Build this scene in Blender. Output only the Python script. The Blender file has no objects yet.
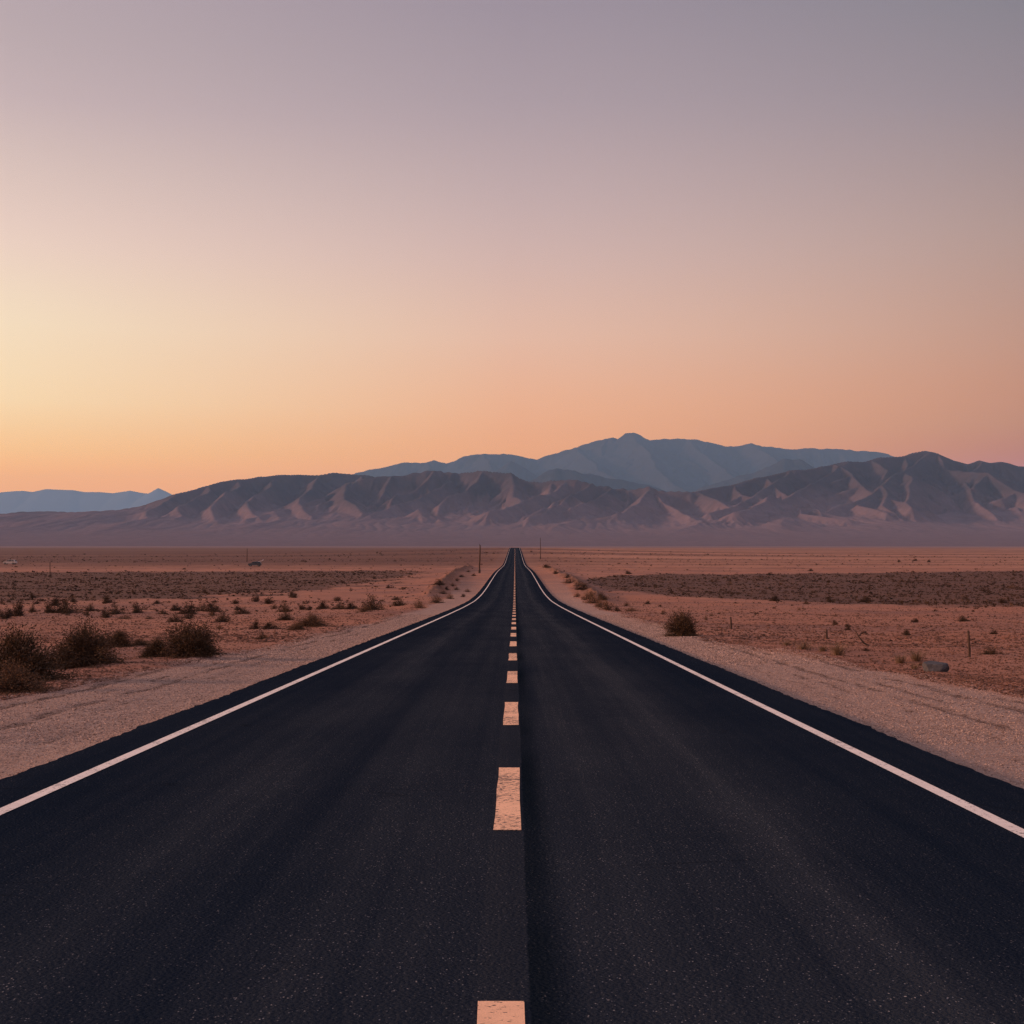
import bpy, math, random
import numpy as np
from mathutils import Vector

random.seed(7)
rng = np.random.default_rng(11)
S = bpy.context.scene
COL = S.collection
R = math.radians

# ------------------------------------------------------------------ camera
F = 1325.0                       # focal length in pixels of a 1024 px wide frame
VX, HY = 515.0, 544.0            # where the road heads, and the level of the eye
EYE = 1.6
cam_d = bpy.data.cameras.new("camera")
cam_d.sensor_width = 36.0
cam_d.lens = F / 1024.0 * 36.0
cam_d.clip_start = 0.1
cam_d.clip_end = 60000.0
cam = bpy.data.objects.new("camera", cam_d)
cam.location = (0, 0, EYE)
cam.rotation_euler = (math.pi / 2 + math.atan((HY - 512) / F), 0, math.atan((VX - 512) / F))
COL.objects.link(cam)
S.camera = cam

# ------------------------------------------------------------------ sky
SUN_AZ, SUN_EL = -91.0, 12.0      # degrees; azimuth from the road direction, left is minus
world = bpy.data.worlds.new("World")
S.world = world
world.use_nodes = True
wt = world.node_tree
wt.nodes.clear()


def lin(c):
    c = c / 255.0
    return c / 12.92 if c <= 0.04045 else ((c + 0.055) / 1.055) ** 2.4


def px_el(y):
    return math.sin(math.atan((HY - y) / F))


SKY = {
    54: [(548, 232, 160, 120), (482, 244, 174, 128), (450, 245, 194, 144), (404, 246, 214, 174), (330, 243, 219, 190), (254, 233, 205, 192),
         (180, 214, 190, 184), (120, 197, 176, 178), (60, 186, 168, 172), (0, 180, 163, 170)],
    75: [(548, 222, 150, 118), (445, 231, 165, 130), (400, 232, 174, 143), (330, 225, 183, 164), (254, 208, 177, 171), (200, 195, 170, 170),
         (100, 172, 155, 163), (0, 157, 144, 156)],
    96: [(548, 172, 118, 110), (460, 184, 126, 115), (444, 188, 136, 120), (400, 196, 142, 122), (350, 192, 148, 132), (254, 178, 150, 144), (120, 150, 137, 145),
         (0, 131, 128, 139)],
}
ZEN = (0.54, 0.50, 0.62)  # unseen zenith, set brighter than a dusk sky to light the ground
# the air of the haze box lies in front of the sky: allow for what it takes away and what it adds
HAZE_K, HAZE_TOP, HAZE_LEN = 2.1e-5, 2200.0, 43000.0
HAZE_C = (0.255, 0.262, 0.375)


def behind_haze(y, c):
    a = max(1e-4, math.atan((HY - y) / F))
    L = min(HAZE_TOP / math.sin(a), HAZE_LEN / math.cos(a))
    t = math.exp(-HAZE_K * L)
    return tuple(max(0.0, (v - h * (1 - t)) / t) for v, h in zip(c, HAZE_C))


ramps = {}
nt = wt.nodes.new
coord = nt("ShaderNodeTexCoord")
sep = nt("ShaderNodeSeparateXYZ")
wt.links.new(coord.outputs["Generated"], sep.inputs[0])


def wmath(op, a, b=None, c=None):
    n = nt("ShaderNodeMath")
    n.operation = op
    for i, v in enumerate((a, b, c)):
        if v is None:
            continue
        if isinstance(v, (int, float)):
            n.inputs[i].default_value = v
        else:
            wt.links.new(v, n.inputs[i])
    return n.outputs[0]


zc = wmath("MULTIPLY", wmath("MAXIMUM", sep.outputs[2], 0.0), 1.0)
az = wmath("ARCTAN2", sep.outputs[0], sep.outputs[1])
delta = wmath("MULTIPLY", wmath("ARCCOSINE", wmath("COSINE", wmath("SUBTRACT", az, R(-75.0)))), 180 / math.pi)


def ramp(stops):
    n = nt("ShaderNodeValToRGB")
    cr = n.color_ramp
    cr.interpolation = "LINEAR"
    stops = sorted(stops)
    while len(cr.elements) < len(stops):
        cr.elements.new(0.5)
    for e, (p, c) in zip(cr.elements, stops):
        e.position = p
        e.color = (*c, 1)
    wt.links.new(zc, n.inputs[0])
    return n.outputs[0]


for d, tab in SKY.items():
    tt = sorted(tab)
    yy = [y for y in range(0, 500, 24)] + [500, 512, 524, 536, 543]
    cc = [tuple(float(np.interp(y, [q[0] for q in tt], [lin(q[i]) for q in tt])) for i in (1, 2, 3)) for y in yy]
    st = [(max(0.0, px_el(y)), behind_haze(y, c)) for y, c in zip(yy, cc)]
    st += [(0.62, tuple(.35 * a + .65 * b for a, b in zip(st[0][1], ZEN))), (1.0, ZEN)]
    ramps[d] = ramp(st)
ramps[0] = ramp([(0.0, (6.0, 2.7, 1.2)), (0.08, (5.2, 2.7, 1.4)), (0.2, (3.0, 1.9, 1.2)), (0.4, (1.2, .92, .90)), (0.7, (.72, .66, .76)), (1.0, ZEN)])  # sunward sky out of view, its glow raised as added warm fill
ramps[180] = ramp([(0.0, (.68, .52, .60)), (0.1, (.86, .63, .70)), (0.25, (.76, .62, .76)), (0.7, (.64, .60, .74)), (1.0, ZEN)])  # sky behind the camera, brightened as added fill light
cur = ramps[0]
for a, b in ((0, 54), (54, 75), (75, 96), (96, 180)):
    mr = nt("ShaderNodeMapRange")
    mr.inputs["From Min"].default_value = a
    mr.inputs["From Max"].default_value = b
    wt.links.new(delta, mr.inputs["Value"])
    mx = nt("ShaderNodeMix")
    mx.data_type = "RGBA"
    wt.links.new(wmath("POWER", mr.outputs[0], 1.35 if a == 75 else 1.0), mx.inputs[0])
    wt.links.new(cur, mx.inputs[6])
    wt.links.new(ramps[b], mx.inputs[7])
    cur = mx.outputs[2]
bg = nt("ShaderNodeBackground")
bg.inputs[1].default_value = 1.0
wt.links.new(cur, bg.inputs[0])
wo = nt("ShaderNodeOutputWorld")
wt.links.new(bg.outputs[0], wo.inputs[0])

# ------------------------------------------------------------------ sun, exposure
sun_d = bpy.data.lights.new("sun", "SUN")
sun_d.energy = 4.6
sun_d.angle = R(5.0)
sun_d.color = (1.0, 0.56, 0.36)
sun = bpy.data.objects.new("sun", sun_d)
sd = Vector((math.sin(R(SUN_AZ)) * math.cos(R(SUN_EL)), math.cos(R(SUN_AZ)) * math.cos(R(SUN_EL)), math.sin(R(SUN_EL))))
sun.rotation_euler = sd.to_track_quat("Z", "Y").to_euler()
sun.location = (-40, 0, 30)
COL.objects.link(sun)

S.view_settings.view_transform = "Standard"
S.view_settings.look = "None"
S.view_settings.exposure = 0.0
S.view_settings.gamma = 1.0
S.view_settings.use_curve_mapping = False
S.render.engine = "CYCLES"
S.cycles.max_bounces = 5
S.cycles.diffuse_bounces = 3
S.cycles.glossy_bounces = 2
S.cycles.volume_bounces = 1
S.cycles.use_denoising = True
S.cycles.denoising_input_passes = 'RGB_ALBEDO_NORMAL'
S.cycles.denoising_prefilter = 'NONE'

# ------------------------------------------------------------------ helpers


def perlin(x, y, seed=0):
    x = np.asarray(x, dtype=np.float64)
    y = np.asarray(y, dtype=np.float64)
    xi = np.floor(x).astype(np.int64)
    yi = np.floor(y).astype(np.int64)
    xf, yf = x - xi, y - yi
    u = xf * xf * xf * (xf * (xf * 6 - 15) + 10)
    v = yf * yf * yf * (yf * (yf * 6 - 15) + 10)

    def g(ix, iy, fx, fy):
        h = (ix * 374761393 + iy * 668265263 + seed * 974634777) & 0x7FFFFFFF
        h = ((h ^ (h >> 13)) * 1274126177) & 0x7FFFFFFF
        h = (h ^ (h >> 16)) & 1023
        a = h * (2 * math.pi / 1024)
        return np.cos(a) * fx + np.sin(a) * fy

    n00, n10 = g(xi, yi, xf, yf), g(xi + 1, yi, xf - 1, yf)
    n01, n11 = g(xi, yi + 1, xf, yf - 1), g(xi + 1, yi + 1, xf - 1, yf - 1)
    a = n00 + u * (n10 - n00)
    b = n01 + u * (n11 - n01)
    return (a + v * (b - a)) * 1.5


def fbm(x, y, seed=0, octs=4, gain=0.5, lac=2.0):
    s, a = 0, 1.0
    for o in range(octs):
        s = s + a * perlin(x, y, seed + o * 17)
        x, y, a = x * lac + 13.7, y * lac + 7.3, a * gain
    return s


def sstep(a, b, x):
    t = np.clip((np.asarray(x, dtype=np.float64) - a) / (b - a), 0, 1)
    return t * t * (3 - 2 * t)


def mesh_np(name, verts, faces, mat=None, smooth=True, attrs=None):
    """verts (n,3); faces (m,3) or (m,4)"""
    me = bpy.data.meshes.new(name)
    v = np.asarray(verts, dtype=np.float32)
    f = np.asarray(faces, dtype=np.int32)
    k = f.shape[1]
    me.vertices.add(len(v))
    me.vertices.foreach_set("co", v.ravel())
    me.loops.add(f.size)
    me.loops.foreach_set("vertex_index", f.ravel())
    me.polygons.add(len(f))
    me.polygons.foreach_set("loop_start", np.arange(0, f.size, k, dtype=np.int32))
    me.polygons.foreach_set("loop_total", np.full(len(f), k, dtype=np.int32))
    me.polygons.foreach_set("use_smooth", np.full(len(f), bool(smooth)))
    for an, av in (attrs or {}).items():
        a = me.attributes.new(an, "FLOAT", "POINT")
        a.data.foreach_set("value", np.asarray(av, dtype=np.float32).ravel())
    me.update(calc_edges=True)
    if mat:
        me.materials.append(mat)
    return me


def link(name, me, parent=None, loc=None):
    o = bpy.data.objects.new(name, me)
    COL.objects.link(o)
    if parent:
        o.parent = parent
    if loc is not None:
        o.location = loc
    return o


def grid_faces(nr, nc):
    i = np.arange(nr * nc).reshape(nr, nc)
    return np.stack([i[:-1, :-1], i[:-1, 1:], i[1:, 1:], i[1:, :-1]], -1).reshape(-1, 4)


def tag(o, label=None, cat=None, group=None, kind=None):
    if label:
        o["label"] = label
    if cat:
        o["category"] = cat
    if group:
        o["group"] = group
    if kind:
        o["kind"] = kind
    return o


class NT:
    """small node-graph helper"""

    def __init__(self, name):
        self.m = bpy.data.materials.new(name)
        self.m.use_nodes = True
        self.t = self.m.node_tree
        self.bsdf = self.t.nodes["Principled BSDF"]
        self.co = self.t.nodes.new("ShaderNodeTexCoord").outputs["Object"]

    def set(self, sock, v):
        if isinstance(v, bpy.types.NodeSocket):
            self.t.links.new(v, sock)
        elif isinstance(v, (tuple, list)) and len(v) == 3 and sock.type == "RGBA":
            sock.default_value = (*v, 1)
        else:
            sock.default_value = v

    def node(self, kind, **kw):
        n = self.t.nodes.new(kind)
        for k, v in kw.items():
            setattr(n, k, v)
        return n

    def math(self, op, a, b=0.0, clamp=False):
        n = self.node("ShaderNodeMath", operation=op, use_clamp=clamp)
        self.set(n.inputs[0], a)
        self.set(n.inputs[1], b)
        return n.outputs[0]

    def mix(self, f, a, b, blend="MIX"):
        n = self.node("ShaderNodeMix", data_type="RGBA", blend_type=blend)
        self.set(n.inputs[0], f)
        self.set(n.inputs[6], a)
        self.set(n.inputs[7], b)
        return n.outputs[2]

    def mapr(self, v, a, b, c=0.0, d=1.0, smooth=False):
        n = self.node("ShaderNodeMapRange")
        if smooth:
            n.interpolation_type = "SMOOTHSTEP"
        self.set(n.inputs["Value"], v)
        for k, x in (("From Min", a), ("From Max", b), ("To Min", c), ("To Max", d)):
            self.set(n.inputs[k], x)
        return n.outputs[0]

    def scale(self, vec):
        n = self.node("ShaderNodeMapping")
        self.set(n.inputs["Vector"], self.co)
        n.inputs["Scale"].default_value = vec
        return n.outputs[0]

    def noise(self, scale, detail=4, rough=0.55, vec=None):
        n = self.node("ShaderNodeTexNoise")
        self.set(n.inputs["Vector"], vec or self.co)
        n.inputs["Scale"].default_value = scale
        n.inputs["Detail"].default_value = detail
        n.inputs["Roughness"].default_value = rough
        return n.outputs[0]

    def voronoi(self, scale, feature="F1", out="Distance", vec=None):
        n = self.node("ShaderNodeTexVoronoi", feature=feature)
        self.set(n.inputs["Vector"], vec or self.co)
        n.inputs["Scale"].default_value = scale
        return n.outputs[out]

    def attr(self, name):
        n = self.node("ShaderNodeAttribute", attribute_name=name)
        return n.outputs["Fac"]

    def bump(self, h, strength=0.5, dist=0.01, nrm=None):
        n = self.node("ShaderNodeBump")
        self.set(n.inputs["Height"], h)
        n.inputs["Strength"].default_value = strength
        n.inputs["Distance"].default_value = dist
        if nrm:
            self.set(n.inputs["Normal"], nrm)
        return n.outputs[0]

    def out(self, color=None, rough=0.9, spec=0.2, normal=None, metal=0.0):
        b = self.bsdf
        if color is not None:
            self.set(b.inputs["Base Color"], color)
        self.set(b.inputs["Roughness"], rough)
        self.set(b.inputs["Specular IOR Level"], spec)
        self.set(b.inputs["Metallic"], metal)
        if normal is not None:
            self.set(b.inputs["Normal"], normal)
        return self.m


# ------------------------------------------------------------------ the lie of the land
_PY = np.array([-400, -150, 0, 25, 50, 75, 100, 125, 150, 175, 210, 250, 300, 350, 400, 450, 500, 560, 640, 740, 850, 950, 1010, 1060, 1150, 1300, 1600, 2200, 3000.0])
_PZ = np.array([10, 4.2, 0, -.772, -1.545, -2.31, -3.03, -3.62, -3.93, -4.02, -4.0, -4.02, -4.30, -4.75, -5.2, -5.45, -5.4, -4.95, -4.2, -3.3, -2.37, -1.62, -1.35, -1.4, -2.0, -3.4, -5.6, -6.5, -7.0])


def _pchip(xs, ys):
    h = np.diff(xs)
    dl = np.diff(ys) / h
    m = np.zeros_like(ys)
    m[0], m[-1] = dl[0], dl[-1]
    for i in range(1, len(xs) - 1):
        if dl[i - 1] * dl[i] <= 0:
            m[i] = 0
        else:
            w1, w2 = 2 * h[i] + h[i - 1], h[i] + 2 * h[i - 1]
            m[i] = (w1 + w2) / (w1 / dl[i - 1] + w2 / dl[i])

    def f(x):
        x = np.clip(np.asarray(x, dtype=np.float64), xs[0], xs[-1])
        i = np.clip(np.searchsorted(xs, x) - 1, 0, len(xs) - 2)
        t = (x - xs[i]) / h[i]
        return ((1 + 2 * t) * (1 - t) ** 2 * ys[i] + t * (1 - t) ** 2 * h[i] * m[i]
                + t * t * (3 - 2 * t) * ys[i + 1] + t * t * (t - 1) * h[i] * m[i + 1])
    return f


road_z = _pchip(_PY, _PZ)
plain_z = _pchip(np.array([-400, -150, 0, 50, 100, 150, 200, 300, 450, 900, 2000, 4000, 6000, 9000, 40000.0]),
                 np.array([9, 3.8, -.45, -1.95, -3.4, -4.2, -4.7, -5.2, -5.5, -5.8, -6.2, -6.6, -6.0, 2.0, 4.0]))
RL, RR = -4.22, 3.97             # edges of the asphalt


def shoulder_edges(y):
    wob = 0.35 * perlin(np.asarray(y) / 9.0, 0.3, 5) + 0.2 * perlin(np.asarray(y) / 2.7, 4.3, 6)
    l = np.interp(y, [0, 18, 35, 60, 120, 200, 330, 500, 1000], [-9.0, -7.7, -6.3, -6.0, -6.6, -8.2, -9.5, -8, -7]) + wob
    r = np.interp(y, [0, 18, 25, 38, 60, 120, 200, 330, 500, 1000], [8.8, 7.9, 7.2, 5.6, 5.6, 6.0, 7.2, 7.5, 7.5, 7]) - wob
    return l, r


def berm(x, y):
    cl = np.interp(y, [130, 160, 210, 260, 330, 370], [-9.2, -9.6, -10.6, -11.6, -11.8, -11.2])
    cr = np.interp(y, [120, 150, 190, 250, 330, 400], [7.6, 8.4, 9.2, 8.7, 7.8, 7.4])
    cl = cl + .5 * perlin(y / 12.0, .7, 53)
    cr = cr + .5 * perlin(y / 9.0, 3.7, 54)
    wl = np.exp(-np.abs((x - cl) / .9) ** 1.4) * sstep(125, 165, y) * (1 - sstep(330, 380, y))
    wr = np.exp(-np.abs((x - cr) / .9) ** 1.4) * sstep(95, 130, y) * (1 - sstep(350, 420, y))
    return wl, wr


def ground_z(x, y, masks=False):
    x = np.asarray(x, dtype=np.float64)
    y = np.asarray(y, dtype=np.float64)
    ax = np.abs(x)
    zr, zp = road_z(y), plain_z(y)
    le, re = shoulder_edges(y)
    gravel = np.where(x < 0, sstep(le - .35, le + .35, x), 1 - sstep(re - .35, re + .35, x))
    # the embankment: level with the road at the shoulder, easing down to the plain
    reach = np.interp(y, [0, 100, 400, 700, 1000, 1600], [14, 18, 40, 90, 150, 200])
    k = np.exp(-(np.maximum(ax - 6.0, 0) / reach) ** 1.3)
    z = zp + (zr - zp) * k
    far = sstep(60, 500, np.hypot(x, y))
    # shoulder drop at the asphalt edge, crown of loose gravel, wheel ruts along it
    edge = np.where(x < 0, RL - x, x - RR)
    near = 1 - sstep(45, 130, y)
    z = z - 0.035 - 0.05 * sstep(-.2, .5, edge) + 0.03 * sstep(.6, 2.2, edge)
    side = np.where(x < 0, 0.0, 31.0)
    wx = 0.12 * perlin(y / 4.0 + side, 1.1, 31) + .05 * perlin(y / 1.1, 2.2 + side, 32)
    ruts = 0
    for c, w, dpt, sd_ in ((1.25, .09, .014, 41), (1.72, .08, .026, 42), (2.1, .07, .022, 43), (2.7, .10, .030, 44), (3.25, .08, .024, 45), (.85, .07, .012, 46)):
        broken = sstep(-.1, .25, perlin(y / 2.6, c * 3.0 + side, sd_) + (.35 if sd_ in (42, 44) else 0)) * (.6 + .4 * np.clip(.5 + perlin(y / .35, c * 5 + side, sd_ + 60), 0, 1))
        ruts = ruts + dpt * broken * np.exp(-((edge - c - wx) / w) ** 2)
    z = z - ruts * gravel * near * .8
    wl, wr = berm(x, y)
    rough = 1 + .45 * perlin(x / 1.2, y / 3.0, 51) + .3 * perlin(x / .5, y / 1.2, 52)
    z = z + 0.85 * wl * rough + .6 * wr * rough
    off = 1 - gravel
    sh = sstep(0, 1.5, edge)
    # sand: hummocks, small scarps and clods
    z = z + sh * (0.10 * fbm(x / 7.0, y / 9.0, 61, 3) * off * (1 + 2 * far) + 0.035 * fbm(x / 1.3, y / 1.1, 63, 3) * (0.35 + .65 * off))
    hard = perlin(x / 2.2 + .4 * perlin(y / 1.3, x / 2, 66), y / .8, 65)
    z = z + off * sh * 0.022 * sstep(.1, .35, hard) * (1 - sstep(90, 200, y))
    z = np.where(edge < -.25, np.minimum(z, zr - .12), z)
    if not masks:
        return z
    n1 = fbm(x / 30.0, y / 30.0, 71, 3)
    n2 = fbm(x / 5.0, y / 9.0, 72, 3)
    # dark scrub flats on both sides
    lx = np.interp(y, [100, 125, 140, 175, 230, 290, 330, 400], [-62, -46, -32, -25, -20, -20, -30, -400.0])
    vl = sstep(-5, 5, lx - x + 8 * n2) * sstep(118, 138, y + 10 * n2) * (1 - sstep(318, 335, y + 4 * n2))
    ry0 = np.interp(x, [8, 12, 20, 33, 60, 120, 300], [182, 160, 128, 108, 98, 93, 90])
    ry1 = np.interp(x, [8, 12, 20, 33, 70, 140, 300], [190, 212, 250, 275, 300, 345, 420])
    vr = sstep(9, 13, x) * sstep(0, 14, y - ry0 + 5 * n2) * (1 - sstep(0, 8, y - ry1 + 3 * n2))
    veg = np.clip(vl + vr, 0, 1)
    # far flats: bands lying across the view
    ly = np.log(np.maximum(y, 30.0))
    b = fbm(x / 900.0 + 3.0, ly * 9.0 + .25 * perlin(x / 260.0, ly * 3, 74), 73, 4)
    band = np.clip(.5 + .9 * b, 0, 1)
    farm = sstep(230, 520, y + 90 * n1)
    # brown darker flats, mostly on the left far plain
    brown = sstep(330, 480, y) * (1 - .75 * sstep(-40, 60, x))
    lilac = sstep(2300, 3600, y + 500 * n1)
    fac = np.clip(wl + wr, 0, 1)
    rutm = np.clip(ruts * 60 - .18, 0, .8) * np.clip(.70 + 1.0 * perlin(x / .16, y / .7, 47), 0, 1) * gravel * near
    return z, dict(gravel=gravel * (1 - sstep(45, 260, y) * .95), veg=veg, band=band, far=farm, brown=brown, lilac=lilac, berm=fac, rut=rutm)


def at_px(px, py):
    """the point of the ground seen at a pixel of the photograph"""
    ds = np.exp(np.linspace(math.log(5), math.log(5000), 2500))
    xs = (px - VX) / F * ds
    ray = EYE - (py - HY) / F * ds
    g = ground_z(xs, ds)
    hit = np.nonzero(ray <= g)[0]
    i = hit[0] if len(hit) else len(ds) - 1
    return float(xs[i]), float(ds[i]), float(g[i])


# ------------------------------------------------------------------ materials of the setting
def ground_material():
    n = NT("desert_ground")
    fine = n.noise(38, 5, .7)
    mid = n.noise(3.1, 5, .65)
    big = n.noise(.11, 5, .6)
    streak = n.noise(1.0, 6, .72, n.scale((.55, 2.4, 1)))
    broad = n.noise(1.0, 4, .6, n.scale((.05, .11, 1)))
    cells = n.voronoi(30)
    cellc = n.voronoi(30, out="Color")
    cells2 = n.voronoi(75)
    sand = n.mix(n.mapr(mid, .3, .7), (.275, .108, .066), (.42, .175, .110))
    sand = n.mix(n.mapr(big, .35, .65), sand, (.37, .166, .112))
    sand = n.mix(n.mapr(broad, .44, .62, 0, .75), sand, (.205, .098, .080))
    sand = n.mix(n.mapr(streak, .56, .70, 0, .62), sand, (.13, .058, .040))
    sand = n.mix(n.mapr(streak, .44, .34, 0, .35), sand, (.54, .27, .19))
    grav = n.mix(n.mapr(mid, .3, .7), (.32, .188, .150), (.50, .305, .240))
    sepc = n.node("ShaderNodeSeparateColor")
    n.set(sepc.inputs[0], cellc)
    grav = n.mix(n.mapr(sepc.outputs[0], 0, 1, 0, .75), grav, n.mix(sepc.outputs[1], (.12, .085, .075), (.44, .34, .31)))
    dark = n.mix(n.mapr(fine, .35, .65), (.052, .028, .023), (.100, .050, .038))
    soil = n.mix(n.math("MULTIPLY", n.attr("veg"), n.mapr(mid, .25, .6, .55, .95)), sand, dark)
    band = n.mix(n.attr("band"), (.21, .090, .058), (.47, .215, .135))
    far = n.mix(n.attr("brown"), band, n.mix(.84, band, (.098, .043, .034)))
    bandmask = n.math("MULTIPLY", n.attr("far"), n.math("SUBTRACT", 1.0, n.attr("veg")))
    soil = n.mix(bandmask, soil, far)
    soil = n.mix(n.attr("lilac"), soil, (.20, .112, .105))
    soil = n.mix(n.math("MULTIPLY", n.mapr(n.attr("berm"), .08, .6), n.mapr(n.noise(.9, 5, .7), .3, .6, .35, 1)), soil, (.155, .074, .050))
    patch = n.mapr(n.noise(1.4, 3, .6, n.scale((1, .35, 1))), .52, .7)
    grav = n.mix(n.math("MULTIPLY", patch, .3), grav, (.30, .165, .12))
    c = n.mix(n.attr("gravel"), soil, grav)
    c = n.mix(n.math("MULTIPLY", n.attr("rut"), .65), c, (.12, .062, .046))
    c = n.mix(n.mapr(fine, .3, .7, .30, 0), c, (.07, .045, .04))
    h = n.math("ADD", n.math("MULTIPLY", cells, -.9), n.math("MULTIPLY", fine, .8))
    h = n.math("ADD", h, n.math("MULTIPLY", cells2, -.35))
    h = n.math("ADD", h, n.math("MULTIPLY", mid, 2.0))
    return n.out(c, .95, .1, n.bump(h, .9, .035))


def mountain_material(name, rock, slope, lo, hi):
    """bare rock above, paler scree and fans below"""
    n = NT(name)
    sp = n.node("ShaderNodeSeparateXYZ")
    n.set(sp.inputs[0], n.co)
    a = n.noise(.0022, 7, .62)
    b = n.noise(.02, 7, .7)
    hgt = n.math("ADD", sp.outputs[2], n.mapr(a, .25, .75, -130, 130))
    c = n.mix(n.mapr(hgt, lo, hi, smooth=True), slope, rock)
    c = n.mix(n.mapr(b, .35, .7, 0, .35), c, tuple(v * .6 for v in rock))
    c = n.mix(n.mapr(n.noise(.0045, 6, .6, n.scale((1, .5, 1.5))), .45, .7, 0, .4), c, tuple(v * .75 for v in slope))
    return n.out(c, 1.0, 0.0, n.bump(b, .35, 14.0))


def asphalt_material():
    n = NT("asphalt")
    sp = n.node("ShaderNodeSeparateXYZ")
    n.set(sp.inputs[0], n.co)
    x = sp.outputs[0]
    wob = n.mapr(n.noise(.12, 3, .5, n.scale((.3, 1, 1))), 0, 1, -.35, .35)
    xw = n.math("ADD", x, wob)
    cr = n.node("ShaderNodeValToRGB")
    n.set(cr.inputs[0], n.mapr(xw, -4.2, 4.2))
    stops = [(-4.2, .3), (-3.4, .3), (-2.75, .38), (-2.1, .80), (-1.72, .46), (-1.45, .38), (-1.0, .66), (-.4, .62), (.15, .55), (.55, .80), (1.0, .60), (1.25, .66), (1.65, .98), (2.05, .5), (2.6, .32), (3.3, .28), (4.2, .28)]
    els = cr.color_ramp.elements
    while len(els) < len(stops):
        els.new(.5)
    for e, (p, v) in zip(els, stops):
        e.position = (p + 4.2) / 8.4
        e.color = (v, v, v, 1)
    lane = cr.outputs[0]
    streak = n.noise(1, 5, .65, n.scale((5.0, .045, 1)))
    blot = n.noise(.55, 4, .6, n.scale((1, .4, 1)))
    amt = n.math("MULTIPLY", lane, n.mapr(n.math("ADD", streak, blot), .7, 1.3, .55, 1.3))
    base = n.mix(n.mapr(amt, .15, .95), (.0078, .0125, .0230), (.0335, .0370, .0460))
    grain = n.noise(170, 2, .6)
    g2 = n.noise(60, 3, .7)
    base = n.mix(n.mapr(grain, .35, .6, .55, 0), base, (.004, .007, .013))
    # pale stone chips showing in the worn bands
    chips = n.mapr(n.voronoi(70, vec=n.scale((1, .6, 1))), .15, .30, 1, 0)
    pick = n.mapr(n.noise(33, 2, .6), .53, .62)
    chipm = n.math("MULTIPLY", n.math("MULTIPLY", chips, pick), n.mapr(amt, .15, .9, .12, 1.0))
    base = n.mix(chipm, base, (.27, .245, .25))
    # paver strip under the dashes with the tarred joint beside it
    w2 = n.math("ADD", x, n.mapr(n.noise(7, 3, .6, n.scale((.2, 1, 1))), 0, 1, -.012, .012))
    strip = n.math("MULTIPLY", n.mapr(w2, -.165, -.155), n.mapr(w2, .05, .06, 1, 0))
    base = n.mix(n.math("MULTIPLY", strip, .30), base, (.027, .029, .036))
    tar = n.math("MULTIPLY", n.mapr(w2, .052, .062), n.mapr(n.math("ADD", w2, n.mapr(g2, .3, .7, -.06, .06)), .12, .26, 1, 0))
    base = n.mix(n.math("MULTIPLY", tar, n.mapr(n.noise(.16, 3), .35, .62, .25, .85)), base, (.003, .006, .010))
    # fine cross cracks
    ck = n.voronoi(.9, "DISTANCE_TO_EDGE", vec=n.scale((.35, 1.6, 1)))
    crack = n.math("MULTIPLY", n.mapr(ck, .0, .012, 1, 0), n.mapr(n.noise(.35, 3), .5, .62))
    base = n.mix(n.math("MULTIPLY", crack, .55), base, (.006, .007, .010))
    h = n.math("ADD", n.math("MULTIPLY", g2, 1.2), n.math("MULTIPLY", n.voronoi(48), -1.0))
    return n.out(base, 1.0, 0.0, n.bump(h, .9, .012))


def paint_material(name, col, wear=.5):
    n = NT(name)
    dirt = n.noise(6, 5, .7)
    c = n.mix(n.mapr(dirt, .4, .75, 0, .45), col, tuple(v * .62 for v in col))
    gr = n.noise(150, 2, .6)
    c = n.mix(n.mapr(gr, .3, .55, .35, 0), c, tuple(v * .5 for v in col))
    w = n.noise(26, 4, .75, n.scale((.9, 1.5, 1)))
    holes = n.mapr(n.math("ADD", w, n.mapr(n.noise(1.7, 2), .3, .7, -.07, .07)), .655 - wear * .19, .675 - wear * .19)
    c = n.mix(holes, c, (.022, .022, .028))
    return n.out(c, .8, .2, n.bump(gr, .4, .004))


M_GROUND = ground_material()
M_ASPHALT = asphalt_material()
M_EDGE = paint_material("white_line_paint", (.74, .605, .54), .30)
M_DASH = paint_material("centre_line_paint", (.84, .455, .275), .5)

# ------------------------------------------------------------------ ground sheet
xs = [0.0]
while xs[-1] < 32000:
    x = xs[-1]
    xs.append(x + (.5 if x < 3 else .09 if x < 11 else max(.09, .017 * (x - 6))))
xs = np.array(sorted(set([-v for v in xs] + xs)))
ys = [-380, -250, -150, -90, -50, -25, -10, -4, -1, 1.0, 2.2]
y = 3.0
while y < 42000:
    ys.append(y)
    y += max(.045, y * (.0085 if y < 1500 else .014 if y < 9000 else .05))
ys = np.array(ys + [42500.0])
GX, GY = np.meshgrid(xs, ys)
GZ, gm = ground_z(GX, GY, True)
me = mesh_np("ground", np.stack([GX, GY, GZ], -1).reshape(-1, 3), grid_faces(*GX.shape), M_GROUND, True, gm)
tag(link("ground", me), kind="structure")
print("ground verts", GX.size)

# ------------------------------------------------------------------ road and its markings
ry = np.concatenate([np.arange(-380, 0, 10.0), np.arange(0, 60, .5), np.arange(60, 400, 2.0), np.arange(400, 1700, 4.0)])


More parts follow.
